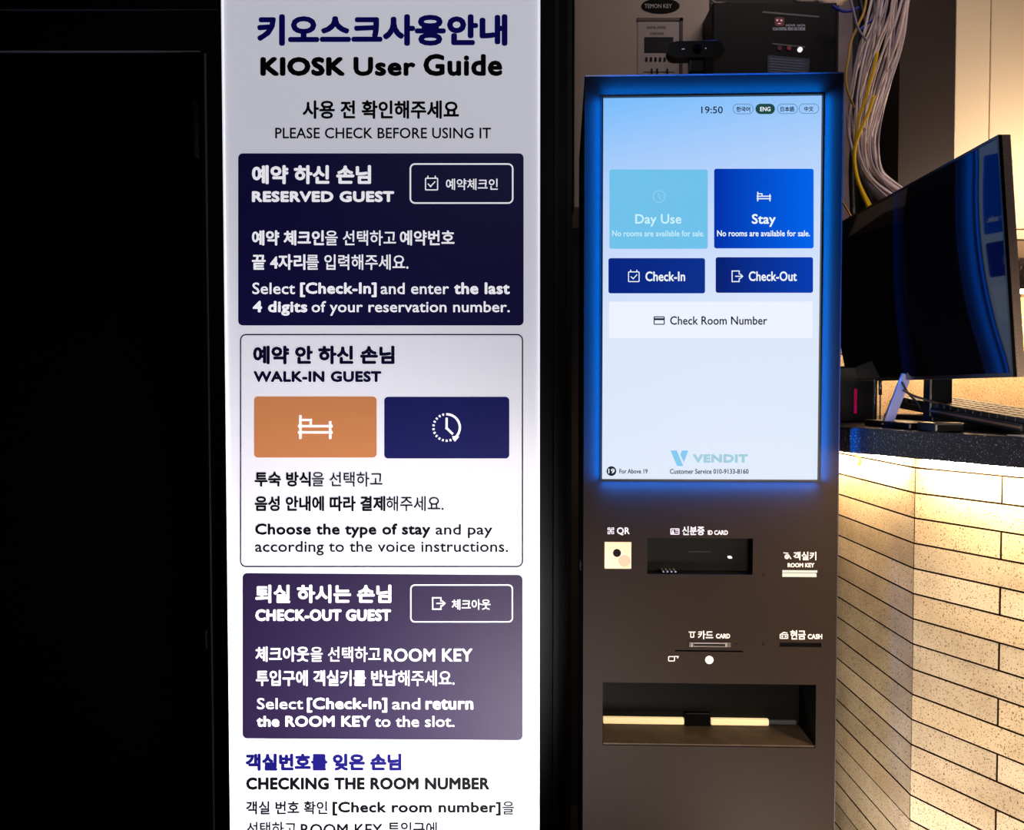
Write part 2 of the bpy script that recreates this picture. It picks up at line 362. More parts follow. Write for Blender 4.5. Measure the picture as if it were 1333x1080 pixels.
def panel(bm, x0, x1, z0, z1, holes):
    xs = sorted({x0, x1} | {v for h, d in holes for v in h[:2]}); zs = sorted({z0, z1} | {v for h, d in holes for v in h[2:]})
    V = {}
    def v(x, y, z):
        key = (round(x, 6), round(y, 6), round(z, 6))
        if key not in V: V[key] = bm.verts.new((x, y, z))
        return V[key]
    inside = lambda x, z: any(h[0] < x < h[1] and h[2] < z < h[3] for h, d in holes)
    for a, b in zip(xs, xs[1:]):
        for c, d in zip(zs, zs[1:]):
            if not inside((a + b) / 2, (c + d) / 2): bm.faces.new((v(a, 0, c), v(b, 0, c), v(b, 0, d), v(a, 0, d)))
    for h, d in holes:
        a, b, c, e = h
        P = [bm.verts.new(p) for p in ((a, 0, c), (b, 0, c), (b, 0, e), (a, 0, e))]; Q = [bm.verts.new((p.co.x, d, p.co.z)) for p in P]
        for i in range(4): j = (i + 1) % 4; bm.faces.new((P[i], P[j], Q[j], Q[i])).material_index = 1
        bm.faces.new(Q).material_index = 1
bm = bmesh.new(); panel(bm, k0, k1, .04, ktop, holes)
zc = kZ(165)
prof = [(0, .04), (.2, .04), (.2, zc), (.004, ktop), (0, ktop)]
A = [bm.verts.new((k0, y, z)) for y, z in prof]; Cc = [bm.verts.new((k1, y, z)) for y, z in prof]
bm.faces.new(A); bm.faces.new(Cc[::-1])
for i in range(4): bm.faces.new((A[i], A[i + 1], Cc[i + 1], Cc[i]))
me = bpy.data.meshes.new('housing'); bm.to_mesh(me); bm.free(); me.materials.append(kbody); me.materials.append(mat('recess_black', (9, 8, 8), .7, spec=.15))
housing = obj('housing', me, kbody, kiosk)
obj('plinth', B(k0 - .01, k1 + .01, -.02, .26, 0, .04, bev=.004), blk, kiosk)
bm = bmesh.new(); box(bm, k0 + .001, k1, -.0012, .003, ktop - .001, ktop + .0012); obj('top_edge_trim', bm, mat('steel_edge', (150, 152, 165), .3, metal=.8), kiosk)
bm = bmesh.new(); box(bm, k1 - .0006, k1 + .001, -.0008, .006, .05, ktop); obj('side_edge_trim', bm, mat('dark_edge', (70, 66, 74), .4, metal=.3), kiosk)
# screen: glass level with the face, black lip and blue strip added around it to make the halo
sx0, sx1, sz0, sz1 = scr; LP = .010; LW = .0016
def uiscreen():
    m = bpy.data.materials.new('screen_background'); m.use_nodes = True; nt = m.node_tree; L = nt.links
    b = nt.nodes['Principled BSDF']; b.inputs['Base Color'].default_value = (.01, .01, .012, 1); b.inputs['Roughness'].default_value = .4; b.inputs['Specular IOR Level'].default_value = .08
    tc = nt.nodes.new('ShaderNodeTexCoord'); sp = nt.nodes.new('ShaderNodeSeparateXYZ'); r = nt.nodes.new('ShaderNodeValToRGB')
    L.new(tc.outputs['Generated'], sp.inputs[0])
    mm = nt.nodes.new('ShaderNodeMath'); mm.operation = 'MULTIPLY_ADD'; mm.inputs[1].default_value = .1
    L.new(sp.outputs[0], mm.inputs[0])
    ms = nt.nodes.new('ShaderNodeMath'); ms.operation = 'MULTIPLY'; ms.inputs[1].default_value = -1
    L.new(sp.outputs[2], ms.inputs[0]); ad = nt.nodes.new('ShaderNodeMath'); ad.operation = 'ADD'; ad.inputs[1].default_value = .98
    L.new(ms.outputs[0], ad.inputs[0]); L.new(ad.outputs[0], mm.inputs[2])
    e = r.color_ramp.elements; e[0].position = 0; e[0].color = lin((128, 192, 255)); e[1].position = 1; e[1].color = lin((226, 237, 255))
    x = e.new(.12); x.color = lin((160, 204, 255)); x = e.new(.28); x.color = lin((192, 216, 255)); x = e.new(.6); x.color = lin((222, 234, 255))
    L.new(mm.outputs[0], r.inputs['Fac']); L.new(r.outputs['Color'], b.inputs['Emission Color']); b.inputs['Emission Strength'].default_value = .97
    return m
disp = obj('touch_screen', B(sx0, sx1, -.0015, .002, sz0, sz1), uiscreen(), kiosk)
bm = bmesh.new()
box(bm, sx0 - LW, sx0, -LP, 0, sz0 - LW, sz1 + LW); box(bm, sx1, sx1 + LW, -LP, 0, sz0 - LW, sz1 + LW)
box(bm, sx0, sx1, -LP, 0, sz1, sz1 + LW); box(bm, sx0, sx1, -LP, 0, sz0 - LW, sz0)
f1 = q0 = LW + .0012
for bx_ in ((sx0 - q0, sx0 - LW, sz0 - q0, sz1 + q0), (sx1 + LW, sx1 + q0, sz0 - q0, sz1 + q0), (sx0 - LW, sx1 + LW, sz1 + LW, sz1 + q0), (sx0 - LW, sx1 + LW, sz0 - q0, sz0 - LW)):
    box(bm, bx_[0], bx_[1], -LP - .0006, -LP + .001, bx_[2], bx_[3])
obj('screen_lip', bm, mat('lip_black', (6, 10, 24), .4), kiosk)
bm = bmesh.new(); q = LW + .0008; h0, h1 = -LP + .001, -.002
box(bm, sx0 - q, sx0 - LW, h0, h1, sz0 - q, sz1 + q); box(bm, sx1 + LW, sx1 + q, h0, h1, sz0 - q, sz1 + q)
box(bm, sx0, sx1, h0, h1, sz1 + LW, sz1 + q); box(bm, sx0, sx1, h0, h1, sz0 - q, sz0 - LW)
obj('halo_rim', bm, glow('blue_halo_rim', (0, 112, 255), 2.5), kiosk)['label'] = 'added blue strip making the halo around the screen'
def halo_lamp(cx, cz, length, ox_, oz_):    # added lamps that cast the blue halo outward over the housing
    l = bpy.data.lights.new('halo_lamp', 'AREA'); l.shape = 'RECTANGLE'; l.color = (0, .17, 1); l.energy = HALO_P * length / .5; l.spread = math.radians(126 if oz_ else (98 if ox_ > 0 else 146))
    vert = abs(ox_) > 0; l.size, l.size_y = (.004, length) if vert else (length, .004)
    o = bpy.data.objects.new('halo_lamp', l); COL.objects.link(o); o.parent = kiosk; o.location = (cx + ox_ * .004, -.011, cz + oz_ * .004)
    z_ax = -(Vector((ox_ * .87, .5, oz_ * .87)) if ox_ <= 0 else Vector((.72, .7, 0))).normalized()
    y_ax = Vector((0, 0, 1)) if vert else None
    if vert: x_ax = y_ax.cross(z_ax)
    else: x_ax = Vector((1, 0, 0)); y_ax = z_ax.cross(x_ax)
    o.rotation_euler = Matrix((x_ax, y_ax, z_ax)).transposed().to_euler()
HALO_P = 1.55
mzx, mzz = (sx0 + sx1) / 2, (sz0 + sz1) / 2
halo_lamp(sx0, mzz, sz1 - sz0, -1, 0); halo_lamp(sx1, mzz, sz1 - sz0, 1, 0); halo_lamp(mzx, sz1, sx1 - sx0, 0, 1); halo_lamp(mzx, sz0, sx1 - sx0, 0, -1)
def KI(d=-.0021): return Ink(KP, d)
def ui(name, rgb, k=1.0): return mat(name, (8, 8, 10), .4, emit=k, ergb=rgb, spec=.08)
uw = ui('ui_white', (240, 248, 255)); uk = ui('ui_black', (14, 24, 48)); udk = ui('ui_darkblue', (8, 36, 132)); ul = ui('ui_line', (92, 132, 170))
def button(name, x0, y0, x1, y1, m, lab, r=3): return KI(-.0018).rrect(x0, y0, x1, y1, r).make(name, m, disp, lab)
button('day_use_button', 793.3, 220.5, 921.3, 323.7, ui('ui_cyan', (112, 194, 235)), 'pale cyan Day Use button')
def gradm(name, a, b_):
    m = bpy.data.materials.new(name); m.use_nodes = True; nt = m.node_tree; L = nt.links; b = nt.nodes['Principled BSDF']
    b.inputs['Base Color'].default_value = (.005, .005, .01, 1); b.inputs['Roughness'].default_value = .4; b.inputs['Specular IOR Level'].default_value = .08
    tc = nt.nodes.new('ShaderNodeTexCoord'); sp = nt.nodes.new('ShaderNodeSeparateXYZ'); r = nt.nodes.new('ShaderNodeValToRGB')
    r.color_ramp.elements[0].color = lin(a); r.color_ramp.elements[1].color = lin(b_)
    L.new(tc.outputs['Generated'], sp.inputs[0]); L.new(sp.outputs[0], r.inputs[0]); L.new(r.outputs[0], b.inputs['Emission Color'])
    b.inputs['Emission Strength'].default_value = 1; return m
button('stay_button', 929.6, 219.6, 1059.2, 323.2, gradm('ui_blue', (0, 48, 170), (0, 100, 236)), 'bright blue Stay button')
button('check_in_button', 792, 335.9, 917.8, 381.7, gradm('ui_navy1', (4, 34, 128), (10, 48, 140)), 'navy Check-In button')
button('check_out_button', 931.6, 334.7, 1058.4, 381, gradm('ui_navy2', (6, 30, 112), (4, 60, 176)), 'navy Check-Out button')
button('room_number_button', 792.6, 392.4, 1057.8, 439.8, ui('ui_card', (238, 243, 255)), 'white Check Room Number button', 2)
for a in ((953.7, 135.2, 980.9, 148.4), (1011.5, 135, 1038.4, 148.2), (1039.8, 134.8, 1066, 148)): KI().outline(*a, 6.4, .8).make('language_pill', ul, disp)
def letters(ink, nm, m, par, lab, *runs):
    k = ink
    for q_ in runs: k.text(*q_)
    return k.make(nm, m, par, lab)
KI(-.0019).rrect(983.4, 135, 1008.8, 148.4, 6.6).make('language_pill', ui('ui_green', (30, 72, 66)), disp, 'filled dark green language pill')
letters(KI(), 'clock_lettering', uk, disp, None, ('19:50', 912.9, 138.4, 940.9, 147.6, .12))
for q_ in (('한국어', 958.5, 138.8, 976.5, 145.4, .2), ('日本語', 1016, 138.6, 1034, 145.2, .15), ('中文', 1047, 138.4, 1059, 145, .15)): letters(KI(), 'pill_lettering', uk, disp, None, q_)
KI().text('ENG', 989.5, 139, 1003, 144.8, .15).make('pill_lettering', uw, disp)
ucy = ui('ui_pale', (205, 240, 252))
k = KI().text('Day Use', 826.9, 278.6, 887, 295, .3).text('No rooms are available for sale.', 797, 299.8, 917, 307.6, .1)
k.make('button_lettering', ucy, disp)
k = KI().arc(858, 255.6, 7.6, 1.1, 0, 360, 28).line([(856.8, 251.5), (858, 256.6), (860.5, 259.5)], 1.2); k.make('clock_icon', ui('ui_faint', (146, 208, 240)), disp)
letters(KI(), 'button_lettering', uw, disp, None, ('Stay', 978.7, 278.4, 1009.8, 295.2, .4), ('No rooms are available for sale.', 933.5, 299.6, 1054.5, 307.6, .2))
letters(KI(), 'button_lettering', uw, disp, None, ('Check-In', 840.2, 353.2, 891.9, 366, .32))
letters(KI(), 'button_lettering', uw, disp, None, ('Check-Out', 974.7, 353, 1037.3, 365.8, .32))
bed(KI(), 985.7, 249.6, 1003, 262, 1.4).make('bed_icon', uw, disp)
KI().outline(817.6, 353.2, 832.6, 367, 1.4, 1.2).line([(821, 353.5), (821, 351.6)], 1.2).line([(829, 353.5), (829, 351.6)], 1.2).line([(821.6, 360.2), (824.2, 362.8), (829, 357.6)], 1.2).make('calendar_icon', uw, disp)
exit_icon(KI(), 953, 352.6, 966.6, 366.4, 1.3).make('exit_icon', uw, disp)
letters(KI(), 'button_lettering', uk, disp, None, ('Check Room Number', 872.3, 411.4, 998.8, 422.6, .2))
KI().outline(850.9, 411.6, 865.3, 422.6, 1.4, 1.3).rect(851, 414, 865, 416.6).make('card_icon', uk, disp)
letters(KI(), 'footer_lettering', uk, disp, None, ('For Above 19', 806.3, 610.2, 843, 616.2, .15))
letters(KI(), 'footer_lettering', uk, disp, None, ('Customer Service 010-9133-8160', 872, 610.2, 974.4, 616.6, .15))
KI().disc(795.9, 613, 6.3).make('age_badge', uk, disp)
KI(-.0026).text('19', 791.8, 609.8, 800.2, 616, .2).make('badge_lettering', uw, disp)
vm = ui('ui_logo', (128, 200, 240)); vg = ui('ui_logo_grey', (160, 205, 222))
KI().poly([(872.9, 586.2), (881, 586.2), (889.5, 606.4), (881.5, 606.4)]).poly([(887.5, 586.2), (896, 586.2), (890.2, 601.5), (885.7, 591.8)]).make('logo_mark', vm, disp)
KI().text('VENDIT', 902, 591, 973.8, 602.2, .9).make('logo_lettering', vg, disp)

# devices set in the kiosk front
pw = mat('kiosk_white_print', (238, 230, 226), .5, emit=.28, ergb=(238, 226, 220))  # emission added to the print so the legends look lit
dk = mat('device_black', (6, 6, 9), .4, spec=.12)
def rbox(bm, x0, y0, x1, y1, d0, d1, bev=0):
    a, b, c, e = R(x0, y0, x1, y1); return box(bm, a, b, d0, d1, c, e, bev)
def part(name, m, *boxes, lab=None, parent=kiosk, bev=0):
    bm = bmesh.new()
    for b in boxes: rbox(bm, *b, bev=bev)
    o = obj(name, bm, m, parent)
    if lab: o['label'] = lab
    return o
qr = part('code_scanner', mat('scanner_cream', (238, 214, 180), .35, emit=.42, ergb=(250, 218, 180)), (787.4, 705.8, 822, 740.4, .002, .011), lab='lit cream square scanner window')
bm = bmesh.new(); u, z = KP.uv(803.3, 719.8); cyl(bm, (u, z), .0074, .0012, .003); obj('lens', bm, dk, qr)
bm = bmesh.new(); u, z = KP.uv(813, 730); cyl(bm, (u, z), .011, .0016, .0021, 32); obj('lens_cover', bm, mat('scanner_shade', (206, 180, 150), .3, emit=.3, ergb=(220, 186, 150)), qr)
idr = part('id_card_reader', dk, (843.4, 701.2, 979.4, 747, .03, .048), lab='black recessed document reader window')
part('reader_slot', mat('reader_grey', (26, 30, 40), .3), (900, 721.4, 930, 722.4, .028, .0302), parent=idr)
part('indicator_light', glow('white_led', (255, 252, 240), 1.2), (952, 727.6, 956.4, 729.8, .02, .03), parent=idr)
part('contact_pin', mat('pin_grey', (140, 140, 150), .4, metal=.5), *[(863 + i * 5.2, 744, 865.4 + i * 5.2, 745.6, .004, .03) for i in range(4)], parent=idr)
rk = part('room_key_slot', dk, (1018.6, 742.2, 1064, 750.8, .007, .0118))
part('light_bar', glow('slot_light', (255, 250, 224), 1.0), (1018.6, 742.2, 1064, 745.2, .0, .007), (1018.6, 746.8, 1063, 750.8, .0, .007), parent=rk, lab='lit cream bars of the room key slot')
cs = part('card_slot', mat('slot_frame', (82, 74, 72), .35, metal=.3), (896.5, 835.6, 951, 841.4, -.003, .004), bev=.0008)
part('slot_opening', dk, (903, 837.2, 944.5, 839.6, -.0034, .001), parent=cs)
part('slot_clip', mat('slot_clip_grey', (150, 140, 134), .4), (899.5, 836, 901, 841, -.0036, 0), (943.5, 836, 946, 841, -.0036, 0), (903, 836, 944, 836.9, -.0036, 0), parent=cs)
part('cash_slot', dk, (1015.2, 836.8, 1068.6, 841.6, .004, .028))
bm = bmesh.new()
for px, py in ((993.5, 747.4), (993.5, 838.4), (958.8, 837.6)):
    bm = bmesh.new(); u, z = KP.uv(px, py); cyl(bm, (u, z), .0018, -.0006, .002, 12); obj('screw_hole', bm, dk, kiosk)
bm = bmesh.new(); u, z = KP.uv(923.3, 858.6); cyl(bm, (u, z), .0076, -.0008, .001, 28); sd = obj('round_sticker', bm, pw, kiosk)
Ink(KP, -.0012).text('IC', 920.8, 857, 925.6, 860.4, .1).make('sticker_lettering', mat('sticker_grey', (170, 160, 158), .5), sd)
tray = part('dispenser_tray', mat('tray_brown_steel', (66, 54, 44), .6, var=.3, scale=30, spec=.2), (785.4, 969, 1061, 971.2, .002, .094), lab='worn brown tray floor')
a, b, c, e = holes[1][0]
tb = lambda px, py: KP.uv(px, py, .09)
ru = [tb(785, 936)[0], tb(890, 936)[0], tb(925, 936)[0], tb(1000, 936)[0]]
zt, zb2 = tb(840, 933)[1], tb(840, 941)[1]
strip = mat('roller_cream_glow', (246, 222, 172), .35, emit=.6, ergb=(255, 226, 170))  # emission put into the rollers to make them look brightly lit
for i, (p, q2) in enumerate(((0, 1), (2, 3))):
    obj('receipt_roller', B(max(ru[p], a + .001), min(ru[q2], b - .004), .084, .094, zb2, zt, bev=.002), strip, kiosk)['label'] = 'cream roller bar in the ' + ('left' if i == 0 else 'right') + ' of the tray'
obj('roller_rod', B(ru[3], min(tb(1036, 936)[0], b - .004), .086, .094, zb2 + .002, zt - .002, bev=.0015), mat('rod_grey', (70, 70, 74), .4, spec=.3), kiosk)
obj('roller_mount', B(ru[1] + .001, ru[2] - .001, .083, .094, zb2 - .004, zt + .012, bev=.002), dk, kiosk)
# printed legends on the kiosk
L0 = -.0005
for runs in ((('QR', 803, 686.2, 819.7, 696.6, .3),), (('신분증', 888, 684.8, 917, 696.4, .3), ('ID CARD', 921.4, 690, 947.6, 696, .25)),
             (('객실키', 1032.9, 718, 1062.6, 729, .25), ('ROOM KEY', 1025.4, 732.6, 1060, 738.2, .25)), (('카드', 908.5, 820.6, 928.4, 831.8, .3), ('CARD', 932, 824.6, 950.4, 830.8, .3)),
             (('현금', 1028.7, 820, 1048.7, 832.2, .3), ('CASH', 1051.5, 825, 1070.3, 831.6, .3))):
    letters(Ink(KP, L0), 'legend_lettering', pw, kiosk, None, *runs)
k = Ink(KP, L0)
for x, y in ((790.9, 686.4), (795.8, 686.4), (790.9, 691.4), (795.8, 691.4)): k.outline(x, y, x + 3.6, y + 3.6, .5, 1)
k.line([(794, 689), (796, 692)], 1.2).line([(796.5, 689), (794, 692)], 1.2)
k.make('scan_icon', pw, kiosk)
Ink(KP, L0).outline(872.7, 687.6, 884.4, 695.6, 1, 1).disc(876, 690.8, 1.3, 10).rect(874.2, 692.4, 877.8, 694.2).rect(879, 689.6, 883, 690.5).rect(879, 692, 883, 692.9).make('id_icon', pw, kiosk)
Ink(KP, L0).line([(1020.5, 719.4), (1025.5, 719.8)], 1.2).outline(1021.4, 721.6, 1027, 727.4, 2.6, 1.1).line([(1026.5, 722), (1029.4, 727)], 1.1).disc(1024.3, 724.5, 1.2, 10).make('key_icon', pw, kiosk)
Ink(KP, L0).line([(897, 822.4), (905, 822.4)], 1.2).outline(898.6, 822.2, 903.6, 829.6, .6, 1.1).make('card_icon', pw, kiosk)
Ink(KP, L0).outline(1015, 825, 1026, 831.2, 1, 1.2).disc(1018.5, 828.2, 1.2, 10).disc(1022.6, 828.2, 1.2, 10).line([(1017, 825), (1020, 822.8), (1024.5, 823.6)], 1.1).make('cash_icon', pw, kiosk)
Ink(KP, L0).outline(869.8, 853.8, 878.6, 860.6, 1.4, 1.1).line([(878, 854.2), (883, 854.2), (882, 856)], 1.1).make('hand_icon', pw, kiosk)
# chrome lock on the kiosk's left side
bm = bmesh.new(); lz = kZ(745)
box(bm, k0 - .004, k0 + .002, .055, .085, lz - .01, lz + .01, bev=.003); lk = obj('side_lock', bm, mat('lock_chrome', (150, 150, 156), .25, metal=.9), kiosk)

# ------------------------------------------------------------------ web camera on the kiosk
wp = KP; wd = .03
def W(px, py): return wp.uv(px, py, wd)
u, z = W(904.5, 67); base = wp.o + wp.u * u + wp.n * wd
webcam = thing('web_camera', 'small black web camera clipped on the kiosk top edge', 'camera', (base.x, base.y, ktop + .0015), wp.a)
zz = lambda py: W(904, py)[1] - (ktop + .0015)
hw = (W(941, 67)[0] - W(868, 67)[0]) / 2; zc0 = zz(67.5); hh = (zz(57) - zz(78.5)) / 2
def pill(bm, x0, x1, zc_, h_, y0, y1, n=10):
    P = [(x1 - h_ + h_ * math.cos(t), zc_ + h_ * math.sin(t)) for t in [math.pi * (k / n - .5) for k in range(n + 1)]] + [(x0 + h_ - h_ * math.cos(t), zc_ - h_ * math.sin(t)) for t in [math.pi * (k / n - .5) for k in range(n + 1)]]
    A_ = [bm.verts.new((x, y0, z)) for x, z in P]; B_ = [bm.verts.new((x, y1, z)) for x, z in P]
    fr = bm.faces.new(A_); bm.faces.new(B_[::-1])
    for i in range(len(P)): j = (i + 1) % len(P); bm.faces.new((A_[i], B_[i], B_[j], A_[j]))
    bmesh.ops.bevel(bm, geom=list(fr.edges), offset=.0015, segments=2, affect='EDGES')
    return bm
bm = pill(bmesh.new(), -hw, hw, zc0, hh, -.012, .014)
cm = mat('webcam_black', (13, 13, 18), .35)
wb = obj('camera_body', bm, cm, webcam)
bm = bmesh.new(); cyl(bm, (.001, zc0), .0085, -.015, -.012, 28); ln = obj('lens_ring', bm, mat('lens_glossy', (20, 24, 34), .1), webcam)
bm = bmesh.new(); cyl(bm, (.001, zc0), .005, -.0158, -.015, 20); obj('lens_glass', bm, mat('lens_glass', (6, 8, 20), .03), ln)
for a in ((-.026, -.021, zc0 - .0005, zc0 + .0014), (.0165, .0185, zc0, zc0 + .0022)): obj('marking', B(a[0], a[1], -.0126, -.012, a[2], a[3]), mat('marking_white', (210, 210, 220), .5, emit=.25), webcam)
bm = bmesh.new(); box(bm, -.011, .018, -.006, .012, zz(96), zz(78), bev=.003); obj('stand_neck', bm, cm, webcam)
bm = bmesh.new(); box(bm, -.022, .024, -.01, .03, 0, .006, bev=.002); obj('clip_foot', bm, cm, webcam)
bm = bmesh.new(); q3 = zz(57); box(bm, .012, hw - .012, -.0125, .0, zc0 + hh - .0004, zc0 + hh + .0006); obj('painted_highlight', bm, mat('webcam_grey', (96, 92, 100), .3), webcam)  # top highlight painted as a paler grey strip

# ------------------------------------------------------------------ wall cabinet and recorder behind the kiosk
YC = 2.05
beige = mat('electrical_box_beige', (176, 156, 146), .55, var=.03, scale=8)
ex0, ex1 = X(746, YC), X(921, YC); ez0 = Zp(271, YC)
ebox = thing('electrical_control_box', 'dim beige metal control box with oval badge on the wall behind the kiosk', 'control box', ((ex0 + ex1) / 2, YC, ez0))
ox, oz = (ex0 + ex1) / 2, ez0
def EB(px0, py0, px1, py1, d0, d1, bev=0, Y=YC, o_=None):
    o_ = o_ or (ox, oz)
    return B(X(px0, Y) - o_[0], X(px1, Y) - o_[0], d0, d1, Zp(py1, Y) - o_[1], Zp(py0, Y) - o_[1], bev=bev)
obj('box_body', B(ex0 - ox, ex1 - ox, .01, .25, 0, 2.4 - oz, bev=.003), beige, ebox)
obj('box_lid', B(ex0 - ox + .001, X(912, YC) - ox, 0, .0105, .002, 2.39 - oz, bev=.002), beige, ebox)
bm = bmesh.new(); cxx, czz = X(857, YC) - ox, Zp(8, YC) - oz
aa = [bm.verts.new((cxx + .048 * math.cos(t * math.pi / 16), -.002, czz + .0185 * math.sin(t * math.pi / 16))) for t in range(32)]
bb = [bm.verts.new((v.co.x, .001, v.co.z)) for v in aa]; bm.faces.new(aa); bm.faces.new(bb[::-1])
for i in range(32): j = (i + 1) % 32; bm.faces.new((aa[i], bb[i], bb[j], aa[j]))
bdg = obj('oval_badge', bm, mat('badge_black', (10, 5, 7), .6, spec=.1), ebox); bdg['label'] = 'black oval badge'
class EP:                                   # face plane of the control box, local to its root
    def __init__(s, Y, ox, oz): s.Y = Y; s.ox = ox; s.oz = oz
    def uv(s, px, py, d=0):
        p = at(px, py, s.Y + d); return p.x - s.ox, p.z - s.oz
eP = EP(YC, ox, oz)
Ink(eP, -.0026).text('TEMON KEY', 839, 5, 874.5, 10.6, .05).make('badge_lettering', mat('badge_print', (196, 186, 184), .5), bdg)
obj('recess_shadow_strip', EB(827, 24, 886, 28, -.004, 0), mat('beige_dark', (92, 76, 72), .6), ebox)  # recess shadow painted as a dark beige strip
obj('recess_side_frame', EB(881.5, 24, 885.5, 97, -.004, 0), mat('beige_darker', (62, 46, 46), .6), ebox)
pc = obj('controller_panel', EB(828, 28.5, 881, 97, -.002, .001), mat('controller_beige', (168, 152, 150), .5), ebox)
Ink(eP, -.0024).text('DIGITAL POWER', 842, 34, 867, 37.4, .15).text('CONTROL', 846, 42, 865, 45.4, .15).make('panel_lettering', mat('panel_print', (74, 60, 62), .5), pc)
obj('display_window', EB(836.5, 49, 873.5, 69, -.004, -.001, bev=.001), mat('lcd_dark', (26, 28, 36), .5, spec=.15), ebox)
for i in range(6): obj('push_button', EB(838 + i * 5.8, 75.4, 840.6 + i * 5.8, 80.4, -.0045, -.001, bev=.0006), dk, ebox)
bm = bmesh.new()
for x in (845, 852, 865): box(bm, X(x, YC) - ox, X(x + 2, YC) - ox, -.004, -.001, Zp(97, YC) - oz, Zp(90, YC) - oz)
box(bm, X(835, YC) - ox, X(875, YC) - ox, -.003, -.001, Zp(94.6, YC) - oz, Zp(93.8, YC) - oz); obj('slide_switch', bm, dk, ebox)

YR = 1.95
rx0, rx1 = X(924, YR), X(1084, YR); rz0 = Zp(130, YR); rz1 = Zp(3, YR)
rec = thing('video_recorder', 'black recorder box with small white and red lights above the kiosk', 'electronics', ((rx0 + rx1) / 2, YR, rz0))
rP = EP(YR, (rx0 + rx1) / 2, rz0); ro = ((rx0 + rx1) / 2, rz0)
RB = lambda *a, **k: EB(*a, Y=YR, o_=ro, **k)
rm = mat('recorder_black', (5, 6, 12), .5, spec=.15)
obj('case', B(rx0 - ro[0], rx1 - ro[0], 0, .32, 0, rz1 - rz0, bev=.004), rm, rec)
sl = lambda y, x: y + (x - 993) * .075
def slanted(pts): return [(x, sl(y, x)) for x, y in pts]
Ink(rP, -.001).line(slanted([(994, 15.6), (1065, 16.4)]), 2.4).line(slanted([(1006, 56), (1047, 57)]), 2.2).make('panel_ridge', mat('ridge_grey', (74, 74, 84), .4), rec)
k = Ink(rP, -.001).text('HDVR 16CH', 1023, 31.5, 1048, 34.4, .15).text('H.264 DIGITAL VIDEO RECORDER', 1006, 35.4, 1048.5, 39.6, .15)
k.make('case_lettering', mat('case_print', (150, 152, 168), .5, emit=.12), rec)
rd = Ink(rP, -.001).rrect(1008.5, 22.5, 1021, 34, 3).make('red_badge', mat('red_badge', (70, 8, 22), .4, emit=.5), rec, 'small dark red badge')
Ink(rP, -.0014).disc(1011.8, 26.3, 1.3, 10).disc(1017.2, 26.5, 1.3, 10).rect(1012.6, 30, 1016.4, 31.2).make('badge_light', glow('pinkish_led', (235, 170, 190), .8), rd)
for i, (x, m) in enumerate(((1014.5, mat('red_key', (64, 16, 30), .4, emit=.35)), (1026.8, mat('red_key2', (96, 22, 38), .4, emit=.4)))):
    bm = bmesh.new(); p = rP.uv(x, 63); cyl(bm, p, .0052, -.003, 0, 18); obj('round_key', bm, m, rec)
bm = bmesh.new(); p = rP.uv(1041, 65); cyl(bm, p, .0058, -.004, 0, 20); obj('indicator_light', bm, glow('bright_led', (255, 245, 250), 1), rec)
lb = Ink(rP, -.001).poly([(999.5, 71.5), (1054, 76.5), (1053, 97), (999, 97)]).make('rating_label', mat('label_blue', (36, 42, 70), .5), rec, 'grey blue rating label')
k = Ink(rP, -.0014)
for i, y in enumerate((76, 79.5, 83, 86.5, 90, 93.5)):
    x = 1003
    while x < 1047:
        w_ = random.uniform(2, 7); k.line([(x, y + (x - 1003) * .08), (min(x + w_, 1049), y + (x + w_ - 1003) * .08)], 1.1); x += w_ + 1.4
k.make('label_print', mat('label_print_grey', (92, 100, 132), .5), lb)
# loose plastic bag end lying on the recorder
bm = bmesh.new(); pp = [at(x, y, 1.99) for x, y in ((1035, -2), (1055, 0), (1070, 1.5), (1082, 2), (1095, -1), (1108, -8))]
tube(bm, catmull(pp, 5), .011, 9)
for v in bm.verts: v.co += Vector((0, random.uniform(-.003, .003), random.uniform(-.003, .003)))
tag(obj('cable_sleeve', bm, mat('sleeve_pink_white', (214, 186, 178), .6, var=.2, scale=60)), 'crumpled pinkish sleeve lying over the recorder top', 'cable sleeve')
bm = bmesh.new()
for dy in (0, 4, 8): tube(bm, [at(918, -6 + dy * 1.2, 2.2), at(932, 4 + dy, 2.12), at(946, 3 + dy * 1.2, 2.2)], .0035)
tag(obj('wire_tuft', bm, mat('wire_grey', (150, 140, 150), .5)), 'short grey wires between the beige control box and recorder', 'wires')

# ------------------------------------------------------------------ panels, column and cabinets on the right
struct('trim_8', B(X(1086, 2.2), X(1104, 2.2), 2.2, 2.3, 1.3, 2.75), mat('grey_plaster', (120, 106, 116), .8, var=.15, scale=14))
struct('trim_9', B(X(1128, 2.22), X(1165, 2.22), 2.22, 2.3, 1.3, 2.75), mat('grey_panel', (54, 48, 56), .6))
YK = 2.08
struct('trim_10', B(X(1165, YK), X(1236, YK), YK, 2.3, 1.5, 2.75), mat('dark_column_laminate', (46, 38, 38), .5, var=.06, scale=5))
cx0 = X(1236.5, YK); cz0 = Zp(311, YK)
cab = thing('wall_cabinet', 'cream wall cabinet with flat doors lit warmly from below, upper right', 'cabinet', (cx0, YK, cz0))
cream = mat('cream_laminate', (226, 208, 186), .45)
obj('carcass', B(0, 1.1, .02, .21, 0, 2.7 - cz0), mat('carcass_brown', (70, 52, 40), .6), cab)
gapx = X(1281.5, YK) - cx0
obj('door', B(.001, gapx - .0015, 0, .018, .001, 2.69 - cz0, bev=.0015), cream, cab)
obj('door', B(gapx + .0015, gapx + .45, 0, .018, .026, 2.69 - cz0, bev=.0015), cream, cab)
obj('door', B(gapx + .453, gapx + .9, 0, .018, .026, 2.69 - cz0, bev=.0015), cream, cab)
obj('bottom_rail', B(gapx + .0015, 1.1, .002, .018, 0, .0235, bev=.001), cream, cab)
